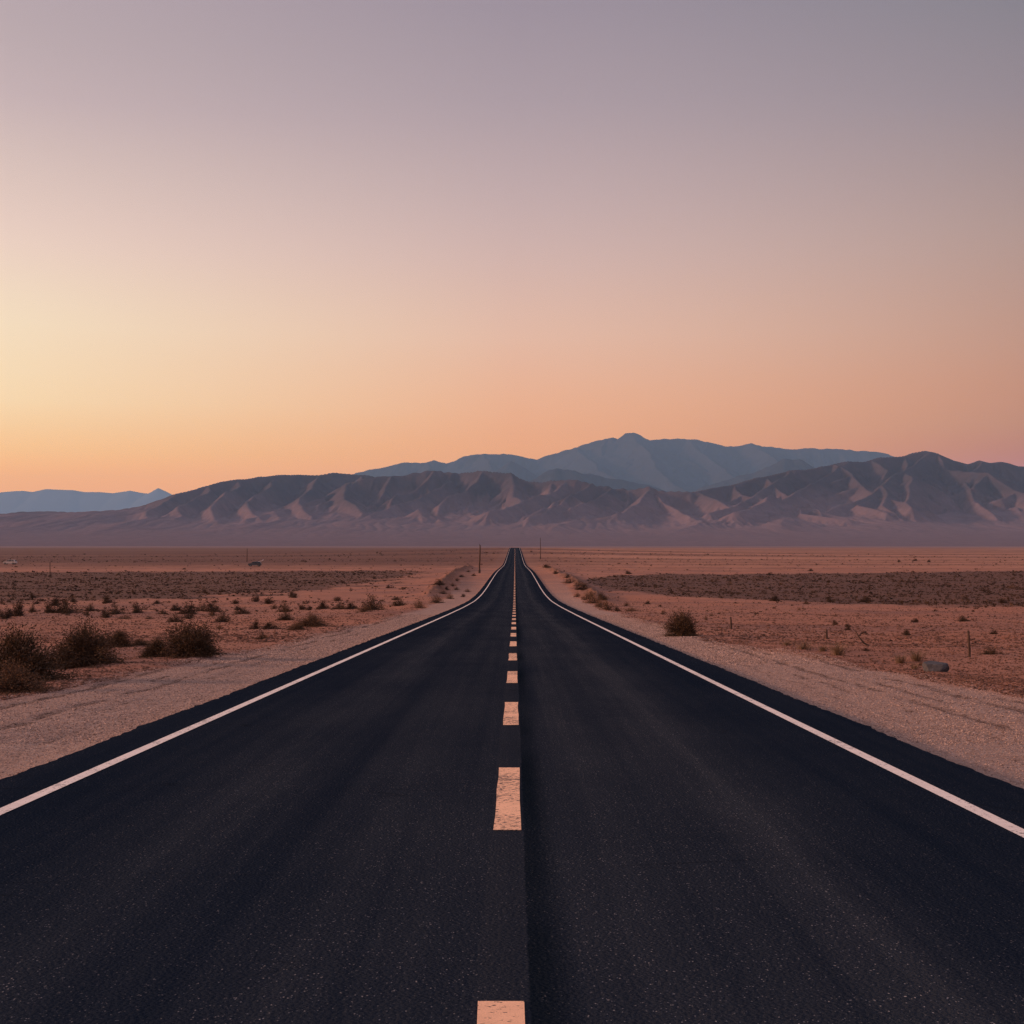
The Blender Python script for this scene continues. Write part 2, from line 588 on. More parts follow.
def strip(x0, x1, yy, lift, thick=None, ragged=False):
    n = len(yy)
    z = road_z(yy) + lift
    wob = (0.045 * perlin(yy / .7, 1.0, 91) + .035 * perlin(yy / 3.5, 2.0, 92) + .03 * perlin(yy / .23, 5.0, 93)) if ragged else 0
    a = np.stack([x0 + wob + 0 * yy, yy, z], -1)
    b = np.stack([x1 - wob + 0 * yy, yy, z], -1)
    if thick is None:
        V = np.stack([a, b], 1).reshape(-1, 3)
        return V, grid_faces(n, 2)
    a0, b0 = a - [.05, 0, thick], b + [.05, 0, -thick]
    V = np.stack([a0, a, b, b0], 1).reshape(-1, 3)
    return V, grid_faces(n, 4)


ry_fine = np.concatenate([np.arange(-380, 0, 10.0), np.arange(0, 60, .08), np.arange(60, 400, 1.0), np.arange(400, 1700, 4.0)])
V, Fc = strip(RL, RR, ry_fine, 0, .14, True)
tag(link("road", mesh_np("road", V, Fc, M_ASPHALT, False)), kind="structure")
for c in (-3.62, 3.265):
    V, Fc = strip(c - .057, c + .057, ry, .004)
    tag(link("edge_line", mesh_np("edge_line", V, Fc, M_EDGE, False)), kind="structure")
PITCH, FAR0 = 6.5, 5.12
k = -1
while True:
    y1 = FAR0 + PITCH * k
    y0 = y1 - 2.95
    if y1 > 1005:
        break
    yy = np.linspace(y0, y1, 6)
    V, Fc = strip(-.138, .040, yy, .004)
    j = np.array([random.uniform(-.006, .006) for _ in range(len(V))])
    V[:, 0] += j
    V[:2, 1] += [random.uniform(-.02, .02), random.uniform(-.02, .02)]
    tag(link("centre_dash", mesh_np("centre_dash", V, Fc, M_DASH, False)), kind="structure", group="dashes down the middle of the road")
    k += 1

# ------------------------------------------------------------------ mountains
def crest(pts, D):
    """photo-measured skyline points -> world points at distance D (a number or a table over x)"""
    out = []
    for p in pts:
        d = p[2] if len(p) > 2 else (D if np.isscalar(D) else float(np.interp(p[0], D[0], D[1])))
        out.append(((p[0] - VX) / F * d, d, (HY - p[1]) / F * d + EYE))
    return np.array(out)


def tents(X, Y, lines, gully=0.0, wl=70.0):
    """highest of the ridges: each (polyline, slope near crest, metres of fall at which it flattens);
    gullies run straight down the flanks of every ridge"""
    H = np.full(X.shape, -1e9)
    SS = np.zeros(X.shape)
    DD = np.zeros(X.shape)
    for li, (P, sl, fl) in enumerate(lines):
        s0 = li * 977.0
        for a, b in zip(P[:-1], P[1:]):
            ab = b - a
            L2 = ab[0] ** 2 + ab[1] ** 2
            u = ((X - a[0]) * ab[0] + (Y - a[1]) * ab[1]) / max(L2, 1e-6)
            t = np.clip(u, 0, 1)
            ox, oy = X - a[0] - t * ab[0], Y - a[1] - t * ab[1]
            dist = np.hypot(ox, oy)
            fall = fl * (1 - np.exp(-dist * sl / fl)) + .12 * dist
            h = a[2] + t * ab[2] - fall
            m = h > H
            # past the end of a segment the arc length goes on round the corner
            turn = np.arctan2(ox * ab[1] - oy * ab[0], np.abs(ox * ab[0] + oy * ab[1]) + 1e-3)
            arc = s0 + t * math.sqrt(L2) + np.where((u > 1) | (u < 0), np.sign(u - .5) * (1.57 - np.abs(turn)) * 110.0, 0)
            side = np.sign(ox * ab[1] - oy * ab[0])
            H = np.where(m, h, H)
            SS = np.where(m, arc + side * 5000.0, SS)
            DD = np.where(m, dist, DD)
            s0 += math.sqrt(L2)
    if gully:
        w = SS + 22 * perlin(X / 160.0, Y / 160.0, 245)
        dep = sstep(0, max(130, wl * 2), DD) * (1 - .45 * sstep(350, 900, DD))
        g = 0
        for k, (wf, af) in enumerate(((1.0, 1.0), (.45, .62), (.21, .36))):
            n = np.abs(perlin(w / (wl * wf), DD / (wl * wf * 7.0) + k * 9.1, 246 + k))
            g = g + af * (1 - np.minimum(n * 2.0, 1.0)) ** 1.3
        H = H - gully * dep * g
    return H


def spurs(P, step, length, drop, lean, seed, sl, fl, sub=True):
    """ridges running down from a crest towards the road"""
    r = np.random.default_rng(seed)
    seg = np.linalg.norm(np.diff(P[:, :2], axis=0), axis=1)
    s = np.concatenate([[0], np.cumsum(seg)])
    res = []
    t = r.uniform(.2, .8) * step
    while t < s[-1]:
        p = np.array([np.interp(t, s, P[:, i]) for i in range(3)])
        L = length * r.uniform(.6, 1.15)
        dirx = lean + r.uniform(-.35, .35)
        pts = [p - [0, 0, 4]]
        n = 5
        for k in range(1, n + 1):
            f = k / n
            q = np.array([p[0] + dirx * L * f + r.uniform(-.06, .06) * L, p[1] - L * f,
                          p[2] * (1 - drop * f ** r.uniform(.65, 1.0))])
            pts.append(q)
        pts = np.array(pts)
        res.append((pts, sl, fl))
        if sub:
            for k in (1, 2, 3):
                for sg in (-1, 1):
                    if r.random() < .75:
                        a = pts[k]
                        LL = L * r.uniform(.22, .4)
                        b = a + [sg * LL * r.uniform(.6, .9), -LL * r.uniform(.35, .8), -a[2] * r.uniform(.35, .55)]
                        m = (a + b) / 2 + [r.uniform(-.08, .08) * LL, r.uniform(-.08, .08) * LL, a[2] * r.uniform(0, .05)]
                        res.append((np.array([a - [0, 0, 6], m, b]), sl * 1.1, fl * .8))
        t += step * r.uniform(.65, 1.4)
    return res


def range_mesh(name, X0, X1, nx, Y0, Y1, ny, fn, mat):
    gx = np.linspace(X0, X1, nx)
    gy = np.linspace(Y0, Y1, ny)
    X, Y = np.meshgrid(gx, gy)
    Z = fn(X, Y, (gx[1] - gx[0], gy[1] - gy[0]))
    me = mesh_np(name, np.stack([X, Y, Z], -1).reshape(-1, 3), grid_faces(ny, nx), mat, True)
    return tag(link(name, me), kind="structure")


left_crest = crest([(-260, 528), (-120, 525), (0, 522), (60, 520), (110, 516), (140, 507), (175, 494), (200, 487), (230, 480), (256, 476.5), (285, 475.5),
                    (310, 475), (330, 472.5), (350, 473), (372, 476), (400, 488)], ([-260, 0, 175, 300, 400], [9600, 9300, 9200, 9800, 10100]))
mid_crest = crest([(318, 500), (345, 484), (365, 478), (385, 475), (400, 474.5), (425, 470), (440, 471), (460, 472.5), (478, 470), (500, 472), (512, 474), (520, 479),
                   (530, 482), (545, 481), (560, 480), (575, 479), (588, 482), (596, 486), (606, 485), (615, 489), (622, 487), (630, 489), (640, 487),
                   (650, 486), (658, 490), (668, 491), (680, 490), (692, 491)], ([318, 450, 560, 692], [9000, 9100, 8700, 8500]))
right_crest = crest([(676, 496), (692, 491), (700, 489), (715, 488), (730, 485), (750, 480), (768, 476), (790, 470), (815, 467), (845, 462), (862, 461), (880, 457),
                     (895, 456), (905, 455), (915, 452), (925, 450), (935, 452), (945, 456), (955, 460), (968, 463), (980, 460), (990, 463), (1003, 463),
                     (1018, 466), (1045, 468), (1090, 476), (1160, 482), (1300, 500)], ([676, 790, 925, 1300], [8500, 9000, 9500, 9500]))
hand = [
    # knobs and spurs that stand out in front of the crests
    (crest([(452, 480, 9000), (420, 497, 8600), (392, 506, 8300), (372, 517, 8000)], 0), .55, 230),
    (crest([(352, 476, 9400), (345, 486, 8900), (350, 500, 8450), (362, 518, 8000)], 0), .66, 270),
    (crest([(318, 476, 9700), (304, 489, 9050), (300, 502, 8500), (308, 521, 7950)], 0), .66, 270),
    (crest([(276, 476, 9800), (262, 489, 9100), (254, 503, 8500), (258, 523, 7900)], 0), .64, 260),
    (crest([(240, 479, 9550), (226, 491, 9000), (215, 505, 8450), (214, 524, 7850)], 0), .62, 250),
    (crest([(207, 486, 9350), (192, 498, 8850), (180, 511, 8350), (176, 526, 7850)], 0), .60, 220),
    (crest([(172, 496, 9200), (158, 506, 8800), (145, 517, 8350), (138, 529, 7900)], 0), .56, 180),
    (crest([(410, 518, 8050), (418, 508, 8000), (428, 514, 8000)], 0), .45, 90),
    (crest([(930, 451, 9500), (905, 469, 9100), (877, 486, 8550), (884, 503, 8150), (906, 523, 7750)], 0), .60, 260),
    (crest([(877, 487, 8550), (850, 503, 8200), (820, 516, 7900)], 0), .55, 200),
    (crest([(848, 463, 9200), (826, 477, 8800), (800, 492, 8450), (776, 505, 8100)], 0), .58, 240),
    (crest([(792, 471, 9000), (770, 488, 8600), (742, 502, 8200), (705, 514, 7900)], 0), .5, 200),
    (crest([(985, 461, 9500), (968, 480, 9000), (975, 500, 8500), (1000, 519, 8000)], 0), .58, 260),
    (crest([(1060, 470, 9500), (1040, 485, 9000), (1025, 505, 8500), (1035, 520, 8100)], 0), .58, 260),
    (crest([(560, 482, 8700), (545, 494, 8400), (520, 503, 8100), (482, 512, 7800)], 0), .5, 170),
    (crest([(610, 488, 8600), (600, 500, 8250), (575, 510, 7900)], 0), .45, 150),
    (crest([(655, 490, 8500), (640, 503, 8150), (615, 513, 7800)], 0), .45, 150),
    (crest([(775, 494, 8200), (760, 503, 7900), (735, 512, 7600)], 0), .4, 120),
]


def front_fn(X, Y, cell):
    wx = 60 * fbm(X / 800.0, Y / 800.0, 201, 3)
    wy = 60 * fbm(X / 800.0, Y / 800.0, 211, 3)
    mains = [(left_crest, .85, 480), (mid_crest, .95, 420), (right_crest, .78, 560)]
    sp = (spurs(left_crest[10:], 600, 900, .5, -.30, 5, .62, 160) + spurs(mid_crest, 210, 1000, .62, -.15, 8, .72, 200)
          + spurs(right_crest, 260, 1350, .66, .02, 9, .68, 250))
    H1 = tents(X + wx * .1, Y, mains, 36.0, 95.0)
    H2 = tents(X + wx, Y + wy, sp + hand, 30.0, 70.0)
    H = np.maximum(H1, H2)
    H = H + sstep(30, 200, H) * (10 * fbm(X / 260.0, Y / 300.0, 221, 3) + fbm(X / 52.0, Y / 60.0, 222, 2) * (1.2 + 3.6 * (np.abs(X + 250) < 900)))
    # alluvial apron: a long gentle fan rising to the foot of the hills
    t = np.clip((Y - 4300) / 4200.0, 0, 1.6)
    fan = np.abs(perlin(X / 620.0 + .3 * perlin(X / 900.0, Y / 900.0, 233), .4, 234))
    apron = -9 + 185 * t ** 1.75 + 12 * sstep(.25, 1, t) * fbm(X / 900.0, Y / 700.0, 231, 4) + 58 * sstep(.4, 1, t) * (.5 - np.minimum(fan * 1.4, 1))
    apron = apron * np.where(t > 1.0, 1 - .5 * sstep(1.0, 1.6, t), 1)
    kk = 30.0
    Z = np.maximum(H, apron) + kk * np.log1p(np.exp(-np.abs(H - apron) / kk))
    Z = Z - kk * math.log(2) * (np.abs(H - apron) > 1e8)
    # shallow washes across the fan
    ws = np.abs(perlin((X + wx) / 75.0, Y / 900.0, 235))
    return Z - 5 * sstep(.3, .9, t) * (1 - np.minimum(ws * 3, 1)) * (H < apron + 30)


M_FRONT = mountain_material("desert_rock", (.054, .044, .053), (.165, .108, .115), 120, 420)  # fans paler than rock, the gap widened to paint in lit-to-shaded contrast
M_HAZED = mountain_material("hazed_far_rock", (.085, .090, .095), (.12, .12, .12), 200, 900)  # extra distance haze put into the rock colour as paleness
M_FAR = mountain_material("far_rock", (.026, .024, .028), (.060, .052, .054), 300, 900)
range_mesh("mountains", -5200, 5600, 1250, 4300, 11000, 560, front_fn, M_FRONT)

far_crest = crest([(250, 500), (300, 490), (355, 473), (385, 466), (405, 462), (420, 463), (434, 460), (446, 463), (460, 457), (478, 453.5), (492, 453.5), (512, 454), (522, 456),
                   (537, 459), (555, 453), (578, 446), (595, 441), (613, 437), (619, 438.5), (626, 432.5), (634, 431), (641, 436), (648, 440), (665, 438.5), (690, 438.5),
                   (710, 441), (728, 446), (740, 445), (752, 442.5), (762, 446), (775, 447), (790, 449), (815, 447.5), (840, 449), (865, 450.5), (882, 452),
                   (900, 458), (940, 470), (1000, 485)], 24000)
near_hill = crest([(512, 461), (520, 465), (530, 471), (545, 480), (560, 488)], 20500)
hill_b = crest([(520, 490), (535, 479), (548, 470), (557, 467), (568, 468), (580, 473), (600, 475), (625, 480), (650, 486), (680, 494)], 16500)
hill_c = crest([(690, 492), (705, 487), (725, 480), (745, 474), (765, 469), (785, 457.5), (800, 460), (815, 467), (840, 472)], 17500)
hand_far = [
    (crest([(634, 432, 24000), (652, 458, 22200), (672, 480, 20850), (690, 495, 19800)], 0), .6, 560),
    (crest([(690, 439, 24000), (712, 462, 22200), (735, 480, 20850)], 0), .6, 560),
    (crest([(578, 446, 24000), (596, 464, 22200), (615, 478, 20850)], 0), .55, 540),
    (crest([(752, 443, 24000), (780, 462, 22050), (800, 478, 20850)], 0), .55, 540),
    (crest([(478, 454, 24000), (495, 468, 22500), (510, 482, 21450)], 0), .5, 450),
]


def far_fn(X, Y, cell):
    wx = 120 * fbm(X / 1500.0, Y / 1500.0, 301, 3)
    H1 = tents(X, Y, [(far_crest, .55, 1300), (near_hill, .5, 800)], 60.0, 260.0)
    H2 = tents(X + wx, Y, hand_far + spurs(far_crest[3:-3], 1200, 3300, .6, .1, 21, .5, 600), 50.0, 240.0)
    H3 = tents(X, Y, [(hill_b, .5, 400), (hill_c, .5, 400)], 35.0, 170.0)
    H = np.maximum(np.maximum(H1, H2), H3)
    r1 = 1 - np.abs(perlin((X + wx) / 420.0, Y / 700.0, 321))
    r2 = 1 - np.abs(perlin((X + wx) / 160.0, Y / 260.0, 322))
    H = H + sstep(100, 500, H) * (26 * (r1 - .72) + 8 * (r2 - .7))
    H = H + sstep(200, 700, H) * 14 * fbm(X / 170.0, Y / 240.0, 331, 3)
    return np.maximum(H, -20)


range_mesh("mountains", -6900, 10200, 700, 14500, 27500, 340, far_fn, M_FAR)

dist_crest = crest([(-500, 500), (-300, 486), (-200, 494), (-80, 489), (-20, 492), (0, 492), (12, 491), (22, 490.5), (32, 491.5), (45, 489), (72, 490), (84, 492), (100, 492), (112, 493),
                    (122, 491.5), (130, 490), (140, 492), (148, 493), (153, 491.5), (158, 487.5), (166, 491), (175, 495.5), (190, 505), (215, 520), (240, 540)], 40000)


def dist_fn(X, Y, cell):
    H = tents(X, Y, [(dist_crest, .5, 1500)])
    H = H + sstep(60, 300, H) * 26 * (1 - np.abs(perlin(X / 1100.0, Y / 1700.0, 401)) - .72)
    return np.maximum(H, -20)


range_mesh("mountains", -29500, -7000, 520, 36500, 42500, 130, dist_fn, M_HAZED)

# ------------------------------------------------------------------ haze: the air between here and the ranges
def box_mesh(name, lo, hi, mat):
    x0, y0, z0 = lo
    x1, y1, z1 = hi
    V = np.array([(x0, y0, z0), (x1, y0, z0), (x1, y1, z0), (x0, y1, z0), (x0, y0, z1), (x1, y0, z1), (x1, y1, z1), (x0, y1, z1)])
    Fc = np.array([(0, 3, 2, 1), (4, 5, 6, 7), (0, 1, 5, 4), (1, 2, 6, 5), (2, 3, 7, 6), (3, 0, 4, 7)])
    return mesh_np(name, V, Fc, mat, False)


hm = bpy.data.materials.new("haze_air")
hm.use_nodes = True
hm.node_tree.nodes.clear()
pv = hm.node_tree.nodes.new("ShaderNodeVolumePrincipled")
pv.inputs["Color"].default_value = (.35, .62, .96, 1)
pv.inputs["Density"].default_value = HAZE_K
pv.inputs["Anisotropy"].default_value = 0.0
ho = hm.node_tree.nodes.new("ShaderNodeOutputMaterial")
hm.node_tree.links.new(pv.outputs[0], ho.inputs["Volume"])
tag(link("haze", box_mesh("haze", (-34000, -600, -60), (34000, HAZE_LEN, HAZE_TOP), hm)), kind="stuff")

# ------------------------------------------------------------------ plants
def leaf_material(name, a, b):
    n = NT(name)
    t = n.attr("tint")
    c = n.mix(t, a, b)
    m = n.out(c, .9, .1)
    return m


M_LEAF = leaf_material("shrub_leaf", (.036, .021, .013), (.135, .073, .040))
M_LEAF_DRY = leaf_material("dry_leaf", (.070, .038, .022), (.21, .105, .058))
M_LEAF_DARK = leaf_material("dark_leaf", (.024, .015, .010), (.085, .044, .026))
M_STRAW = leaf_material("straw", (.07, .045, .028), (.24, .150, .090))


def simple_material(name, col, rough=.85, spec=.2, var=.35, scale=9.0, metal=0.0, bump=0.0, bd=.01):
    n = NT(name)
    v = n.noise(scale, 5, .65)
    c = n.mix(n.mapr(v, .3, .7), tuple(x * (1 - var) for x in col), tuple(min(1, x * (1 + var)) for x in col))
    return n.out(c, rough, spec, n.bump(v, bump, bd) if bump else None, metal)


M_TWIG = simple_material("twig_wood", (.060, .040, .030), .9, .1, .4, 14)
M_POST = simple_material("weathered_wood", (.060, .036, .028), .9, .1, .4, 7, 0, .5, .02)


def tube_np(pts, rads, sides=4):
    pts = np.asarray(pts, float)
    n = len(pts)
    d = np.gradient(pts, axis=0)
    d /= np.linalg.norm(d, axis=1)[:, None] + 1e-9
    up = np.array([0.3, 0.9, 0.1]) if abs(d[0][2]) > .7 else np.array([0, 0, 1.0])
    u = np.cross(d, up)
    u /= np.linalg.norm(u, axis=1)[:, None] + 1e-9
    w = np.cross(d, u)
    a = np.arange(sides) * 2 * math.pi / sides
    V = pts[:, None, :] + np.asarray(rads)[:, None, None] * (np.cos(a)[None, :, None] * u[:, None, :] + np.sin(a)[None, :, None] * w[:, None, :])
    V = V.reshape(-1, 3)
    Fc = []
    for i in range(n - 1):
        for k in range(sides):
            k2 = (k + 1) % sides
            Fc.append((i * sides + k, i * sides + k2, (i + 1) * sides + k2, (i + 1) * sides + k))
    return V, np.array(Fc)


def join(parts):
    V, Fc, o = [], [], 0
    for v, f in parts:
        V.append(v)
        Fc.append(np.asarray(f) + o)
        o += len(v)
    return np.concatenate(V), np.concatenate(Fc)


def leaf_quads(cent, dirs, length, width, r):
    """one narrow leaf blade per centre"""
    n = len(cent)
    side = np.cross(dirs, r.normal(size=(n, 3)))
    side /= np.linalg.norm(side, axis=1)[:, None] + 1e-9
    L = (length * r.uniform(.6, 1.3, n))[:, None]
    W = (width * r.uniform(.6, 1.3, n))[:, None]
    a = cent - dirs * L * .5
    b = cent + side * W * .5
    c = cent + dirs * L * .5
    d = cent - side * W * .5
    V = np.stack([a, b, c, d], 1).reshape(-1, 3)
    return V, np.arange(4 * n).reshape(n, 4)


def make_shrub(seed, nb, leaves, height=.62, spread=1.0, leaf=(.05, .016), lean=0.0, clumps=5, droop=.25):
    """a bush about 1 m wide: many wiry stems from the root and small leaves along their outer ends"""
    r = np.random.default_rng(seed)
    stems, tips, tdirs, lob = [], [], [], []
    lobes = [(r.uniform(0, 2 * math.pi), r.uniform(.72, 1.06), r.uniform(-.2, .25)) for _ in range(clumps)]
    for i in range(nb):
        k = r.integers(clumps)
        la, lr, lz = lobes[k]
        a = la + r.normal(0, .55)
        el = np.arcsin(np.clip(r.uniform(.05, 1.0) + lz * .3, .04, 1.0))
        L = .5 * spread * lr * r.uniform(.74, 1.06) * (1 - .25 * math.sin(el))
        base = np.array([r.normal(0, .035), r.normal(0, .035), -.02])
        hor = np.array([math.cos(a) + lean, math.sin(a), 0])
        pts = []
        for t in np.linspace(0, 1, 5):
            h = math.cos(el) * L * t + .04 * t * r.normal()
            z = (math.sin(el) * t + .25 * t * (1 - t) - droop * t * t * math.cos(el)) * L * height / .5
            pts.append(base + hor * h + np.array([r.normal(0, .012) * t, r.normal(0, .012) * t, max(z, .01 * t)]))
        pts = np.array(pts)
        stems.append(tube_np(pts, np.linspace(.0075, .002, 5), 3))
        m = max(1, leaves // nb)
        tt = r.beta(3.4, 1.25, m) * 1.08
        c = np.stack([np.interp(tt, np.linspace(0, 1, 5), pts[:, q]) for q in range(3)], 1)
        c = c + r.normal(0, .040, (m, 3)) + (tt > 1)[:, None] * (pts[-1] - pts[-2]) * .3
        c[:, 2] = np.maximum(c[:, 2], .012)
        dd = (pts[-1] - pts[0]) / (np.linalg.norm(pts[-1] - pts[0]) + 1e-9) + r.normal(0, .65, (m, 3))
        dd /= np.linalg.norm(dd, axis=1)[:, None]
        tips.append(c)
        tdirs.append(dd)
        lob.append(np.full(m, r.uniform(0, .45) + .3 * (k / clumps)))
    c, dd = np.concatenate(tips), np.concatenate(tdirs)
    # bring the bush to one metre across and 0.6 m high
    ext = [np.percentile(np.abs(c[:, q]), 95) for q in (0, 1)]
    k3 = np.array([.5 / ext[0], .5 / ext[1], .55 / np.percentile(c[:, 2], 93)])
    c = c * k3
    stems = [(v * k3, f) for v, f in stems]
    lv = leaf_quads(c, dd, leaf[0], leaf[1], r)
    tint = np.clip(np.concatenate(lob) + r.normal(0, .2, len(c)), 0, 1)
    return join(stems), lv, np.repeat(tint, 4)


def shrub_proto(seed, leafmat, **kw):
    st, lv, tint = make_shrub(seed, **kw)
    return (mesh_np("stems", st[0], st[1], M_TWIG, True), mesh_np("foliage", lv[0], lv[1], leafmat, False, {"tint": tint}))


def shrub_single(seed, leafmat, **kw):
    st, lv, tint = make_shrub(seed, **kw)
    V, Fc = join([lv, st])
    t = np.concatenate([tint, np.zeros(len(st[0]))])
    return mesh_np("desert_shrub", V, Fc, leafmat, False, {"tint": t})


BIG = [shrub_proto(101, M_LEAF, nb=230, leaves=11000, clumps=9, leaf=(.050, .017)),
       shrub_proto(102, M_LEAF, nb=240, leaves=12000, clumps=10, leaf=(.045, .016), height=.56),
       shrub_proto(103, M_LEAF, nb=240, leaves=12500, clumps=9, leaf=(.046, .017), height=.70, droop=.1),
       shrub_proto(104, M_LEAF_DRY, nb=200, leaves=8000, clumps=8, leaf=(.048, .014), height=.5)]
MID = [shrub_proto(111, M_LEAF_DARK, nb=60, leaves=1700, clumps=6, leaf=(.080, .030)),
       shrub_proto(112, M_LEAF, nb=60, leaves=1700, clumps=6, leaf=(.080, .030), height=.52),
       shrub_proto(113, M_LEAF_DRY, nb=46, leaves=900, clumps=4, leaf=(.080, .026), height=.5),
       shrub_proto(114, M_LEAF_DARK, nb=60, leaves=1600, clumps=7, leaf=(.080, .030), height=.68, droop=.05)]
SMALL = [shrub_single(121 + i, [M_LEAF_DARK, M_LEAF, M_LEAF_DARK, M_LEAF_DRY][i], nb=12, leaves=130, clumps=4, leaf=(.15, .065), height=.5) for i in range(4)]


def plant(protos, k, px, py, wpx, hpx, label, group=None, name="desert_shrub", cat="shrub"):
    """a bush standing where the photo shows it, sized from its distance"""
    x, y, z = at_px(px, py)
    d = math.hypot(x, y)
    w = wpx * d / F
    h = hpx * d / F
    root = bpy.data.objects.new(name, None)
    COL.objects.link(root)
    root.location = (x, y + w * .12, float(ground_z(x, y + w * .12)))
    root.rotation_euler = (0, 0, random.uniform(0, 6.28))
    big = protos is BIG
    sx = w * (.92 if big else 1.0)
    h *= .82 if big else .95
    root.scale = (sx, sx * random.uniform(.85, 1.1), h / .60)
    tag(root, label, cat, group)
    link("stems", protos[k][0], root)
    link("foliage", protos[k][1], root)
    return root


ROADSIDE = "bushes along the edge of the road shoulder"
plant(BIG, 0, 12, 682, 82, 48, "large dark bush cut off by the frame's left edge, behind a paler low one", ROADSIDE)
plant(BIG, 3, 14, 692, 58, 26, "low yellowish bush on the gravel's rim at the left edge", ROADSIDE)
plant(BIG, 1, 84, 667, 60, 38, "tall dark bush with wispy top, just right of the cut-off bush", ROADSIDE)
plant(BIG, 2, 189, 656, 52, 32, "widest rounded dark bush in the left roadside clump nearest the asphalt", ROADSIDE)
plant(BIG, 1, 157, 657, 27, 18, "small olive bush touching the left side of the wide rounded one", ROADSIDE)
plant(BIG, 3, 202, 654, 26, 11, "low tan bush hugging the right foot of the wide rounded one", ROADSIDE)
plant(BIG, 0, 119, 647, 26, 15, "small dark bush in open sand behind the two biggest left bushes", ROADSIDE)
plant(BIG, 3, 141, 645, 20, 6, "flat brown bush lying low in sand left of the rounded clump", ROADSIDE)
plant(BIG, 2, 681, 636, 31, 25, "lone round olive bush standing right of the road on the gravel rim", ROADSIDE)
plant(BIG, 3, 312, 627, 34, 12, "pale dry sprawling bush by the left gravel bank", ROADSIDE)
plant(BIG, 3, 296, 630, 18, 6, "flat reddish dry bush left of the pale sprawling one", ROADSIDE)

# the row of scrub left of the road: foot x, foot y, width, height in the photo, kind
ROW = [(5, 619, 14, 9, 0), (20, 616, 17, 12, 0), (33, 612, 8, 6, 1), (31, 598, 9, 4, 0), (47, 613, 12, 8, 0), (57, 606, 12, 7, 0), (67, 613, 27, 11, 1), (72, 602, 8, 4, 0),
       (91, 611, 12, 6, 1), (87, 615, 6, 3, 0), (104, 618, 10, 8, 0), (105, 603, 13, 6, 0), (117, 614, 16, 7, 1), (124, 619, 15, 3, 2), (135, 613, 12, 8, 0), (149, 619, 8, 3, 2), (158, 604, 8, 3, 0),
       (162, 614, 11, 4, 1), (176, 611, 9, 6, 0), (174, 622, 14, 7, 1), (188, 614, 17, 9, 0), (189, 619, 13, 5, 0), (201, 611, 13, 7, 2), (212, 612, 14, 9, 0), (213, 616, 8, 5, 0), (219, 629, 8, 4, 2),
       (224, 622, 15, 9, 1), (235, 604, 8, 4, 0), (241, 614, 16, 5, 1), (238, 610, 7, 4, 0), (256, 602, 8, 6, 0), (257, 629, 10, 8, 0), (268, 604, 10, 6, 0), (271, 629, 18, 6, 0), (263, 639, 11, 6, 1),
       (284, 612, 15, 8, 1), (274, 609, 9, 5, 2), (287, 620, 17, 8, 1), (292, 598, 9, 6, 0), (302, 610, 8, 5, 0), (309, 610, 6, 4, 0), (324, 609, 12, 7, 0), (338, 601, 9, 4, 0), (340, 609, 12, 6, 1), (352, 609, 10, 6, 0),
       (363, 612, 18, 6, 2), (374, 610, 22, 12, 1), (398, 606, 14, 7, 1), (396, 600, 8, 3, 0), (418, 608, 12, 8, 2), (437, 603, 16, 8, 2), (450, 599, 8, 5, 2), (463, 597, 4, 3, 0), (467, 592, 6, 3, 2), (438, 585, 12, 5, 0), (389, 588, 5, 3, 0)]
KIND = ["dark", "olive", "brown", "blackish"]


def size_word(w, h):
    return ("tiny" if w < 8 else "small" if w < 12 else "broad" if w > 15 else "medium") + (" flat" if h < w * .42 else " upright" if h > w * .7 else " rounded")


ORD = ["first", "second", "third", "fourth", "fifth", "sixth", "seventh", "eighth", "ninth", "tenth"]
TENS = ["", "", "twenty", "thirty", "forty", "fifty"]
TEEN = ["tenth", "eleventh", "twelfth", "thirteenth", "fourteenth", "fifteenth", "sixteenth", "seventeenth", "eighteenth", "nineteenth"]


def ordinal(n):
    if n < 10:
        return ORD[n - 1]
    if n < 20:
        return TEEN[n - 10]
    t, u = divmod(n, 10)
    return (TENS[t][:-1] + "ieth") if u == 0 else TENS[t] + "-" + ORD[u - 1]


for i, (px, py, w, h, k) in enumerate(sorted(ROW)):
    kk = 3 if (k == 0 and i % 3 == 0) else k
    plant(MID, kk, px, py, w, h, f"{size_word(w, h)} {KIND[k]} shrub, {ordinal(i + 1)} from the left in the scrub row left of the road",
          "scrub row left of the road")
LEFTBANK = [(443, 594, 9, 4, 2), (447, 590, 6, 3, 0), (452, 586, 8, 3, 2), (457, 581, 6, 3, 2), (462, 577, 6, 2, 0), (468, 572, 5, 2, 2), (474, 576, 5, 2, 0), (456, 590, 6, 3, 2)]
for i, (px, py, w, h, k) in enumerate(sorted(LEFTBANK)):
    plant(MID, k, px, py, w, h, f"{size_word(w, h)} {KIND[k]} tuft, {ordinal(i + 1)} from the left on the earth bank by the left pole",
          "brush on the earth bank left of the far road")
BANK = [(546, 568, 9, 3, 0), (556, 574, 6, 3, 0), (571, 583, 13, 5, 2), (567, 578, 7, 3, 0), (579, 586, 12, 5, 2), (583, 590, 15, 6, 0), (577, 597, 9, 4, 2), (586, 600, 12, 7, 2), (595, 603, 17, 8, 2),
        (592, 597, 12, 6, 2), (600, 607, 14, 7, 2), (608, 610, 18, 9, 2), (601, 600, 11, 6, 0), (616, 611, 8, 4, 0), (630, 611, 18, 4, 2), (626, 606, 8, 3, 2)]
for i, (px, py, w, h, k) in enumerate(sorted(BANK)):
    plant(MID, k, px, py, w, h, f"{size_word(w, h)} {KIND[k]} bush, {ordinal(i + 1)} from the left on the bank right of the road",
          "brushy bank right of the road")
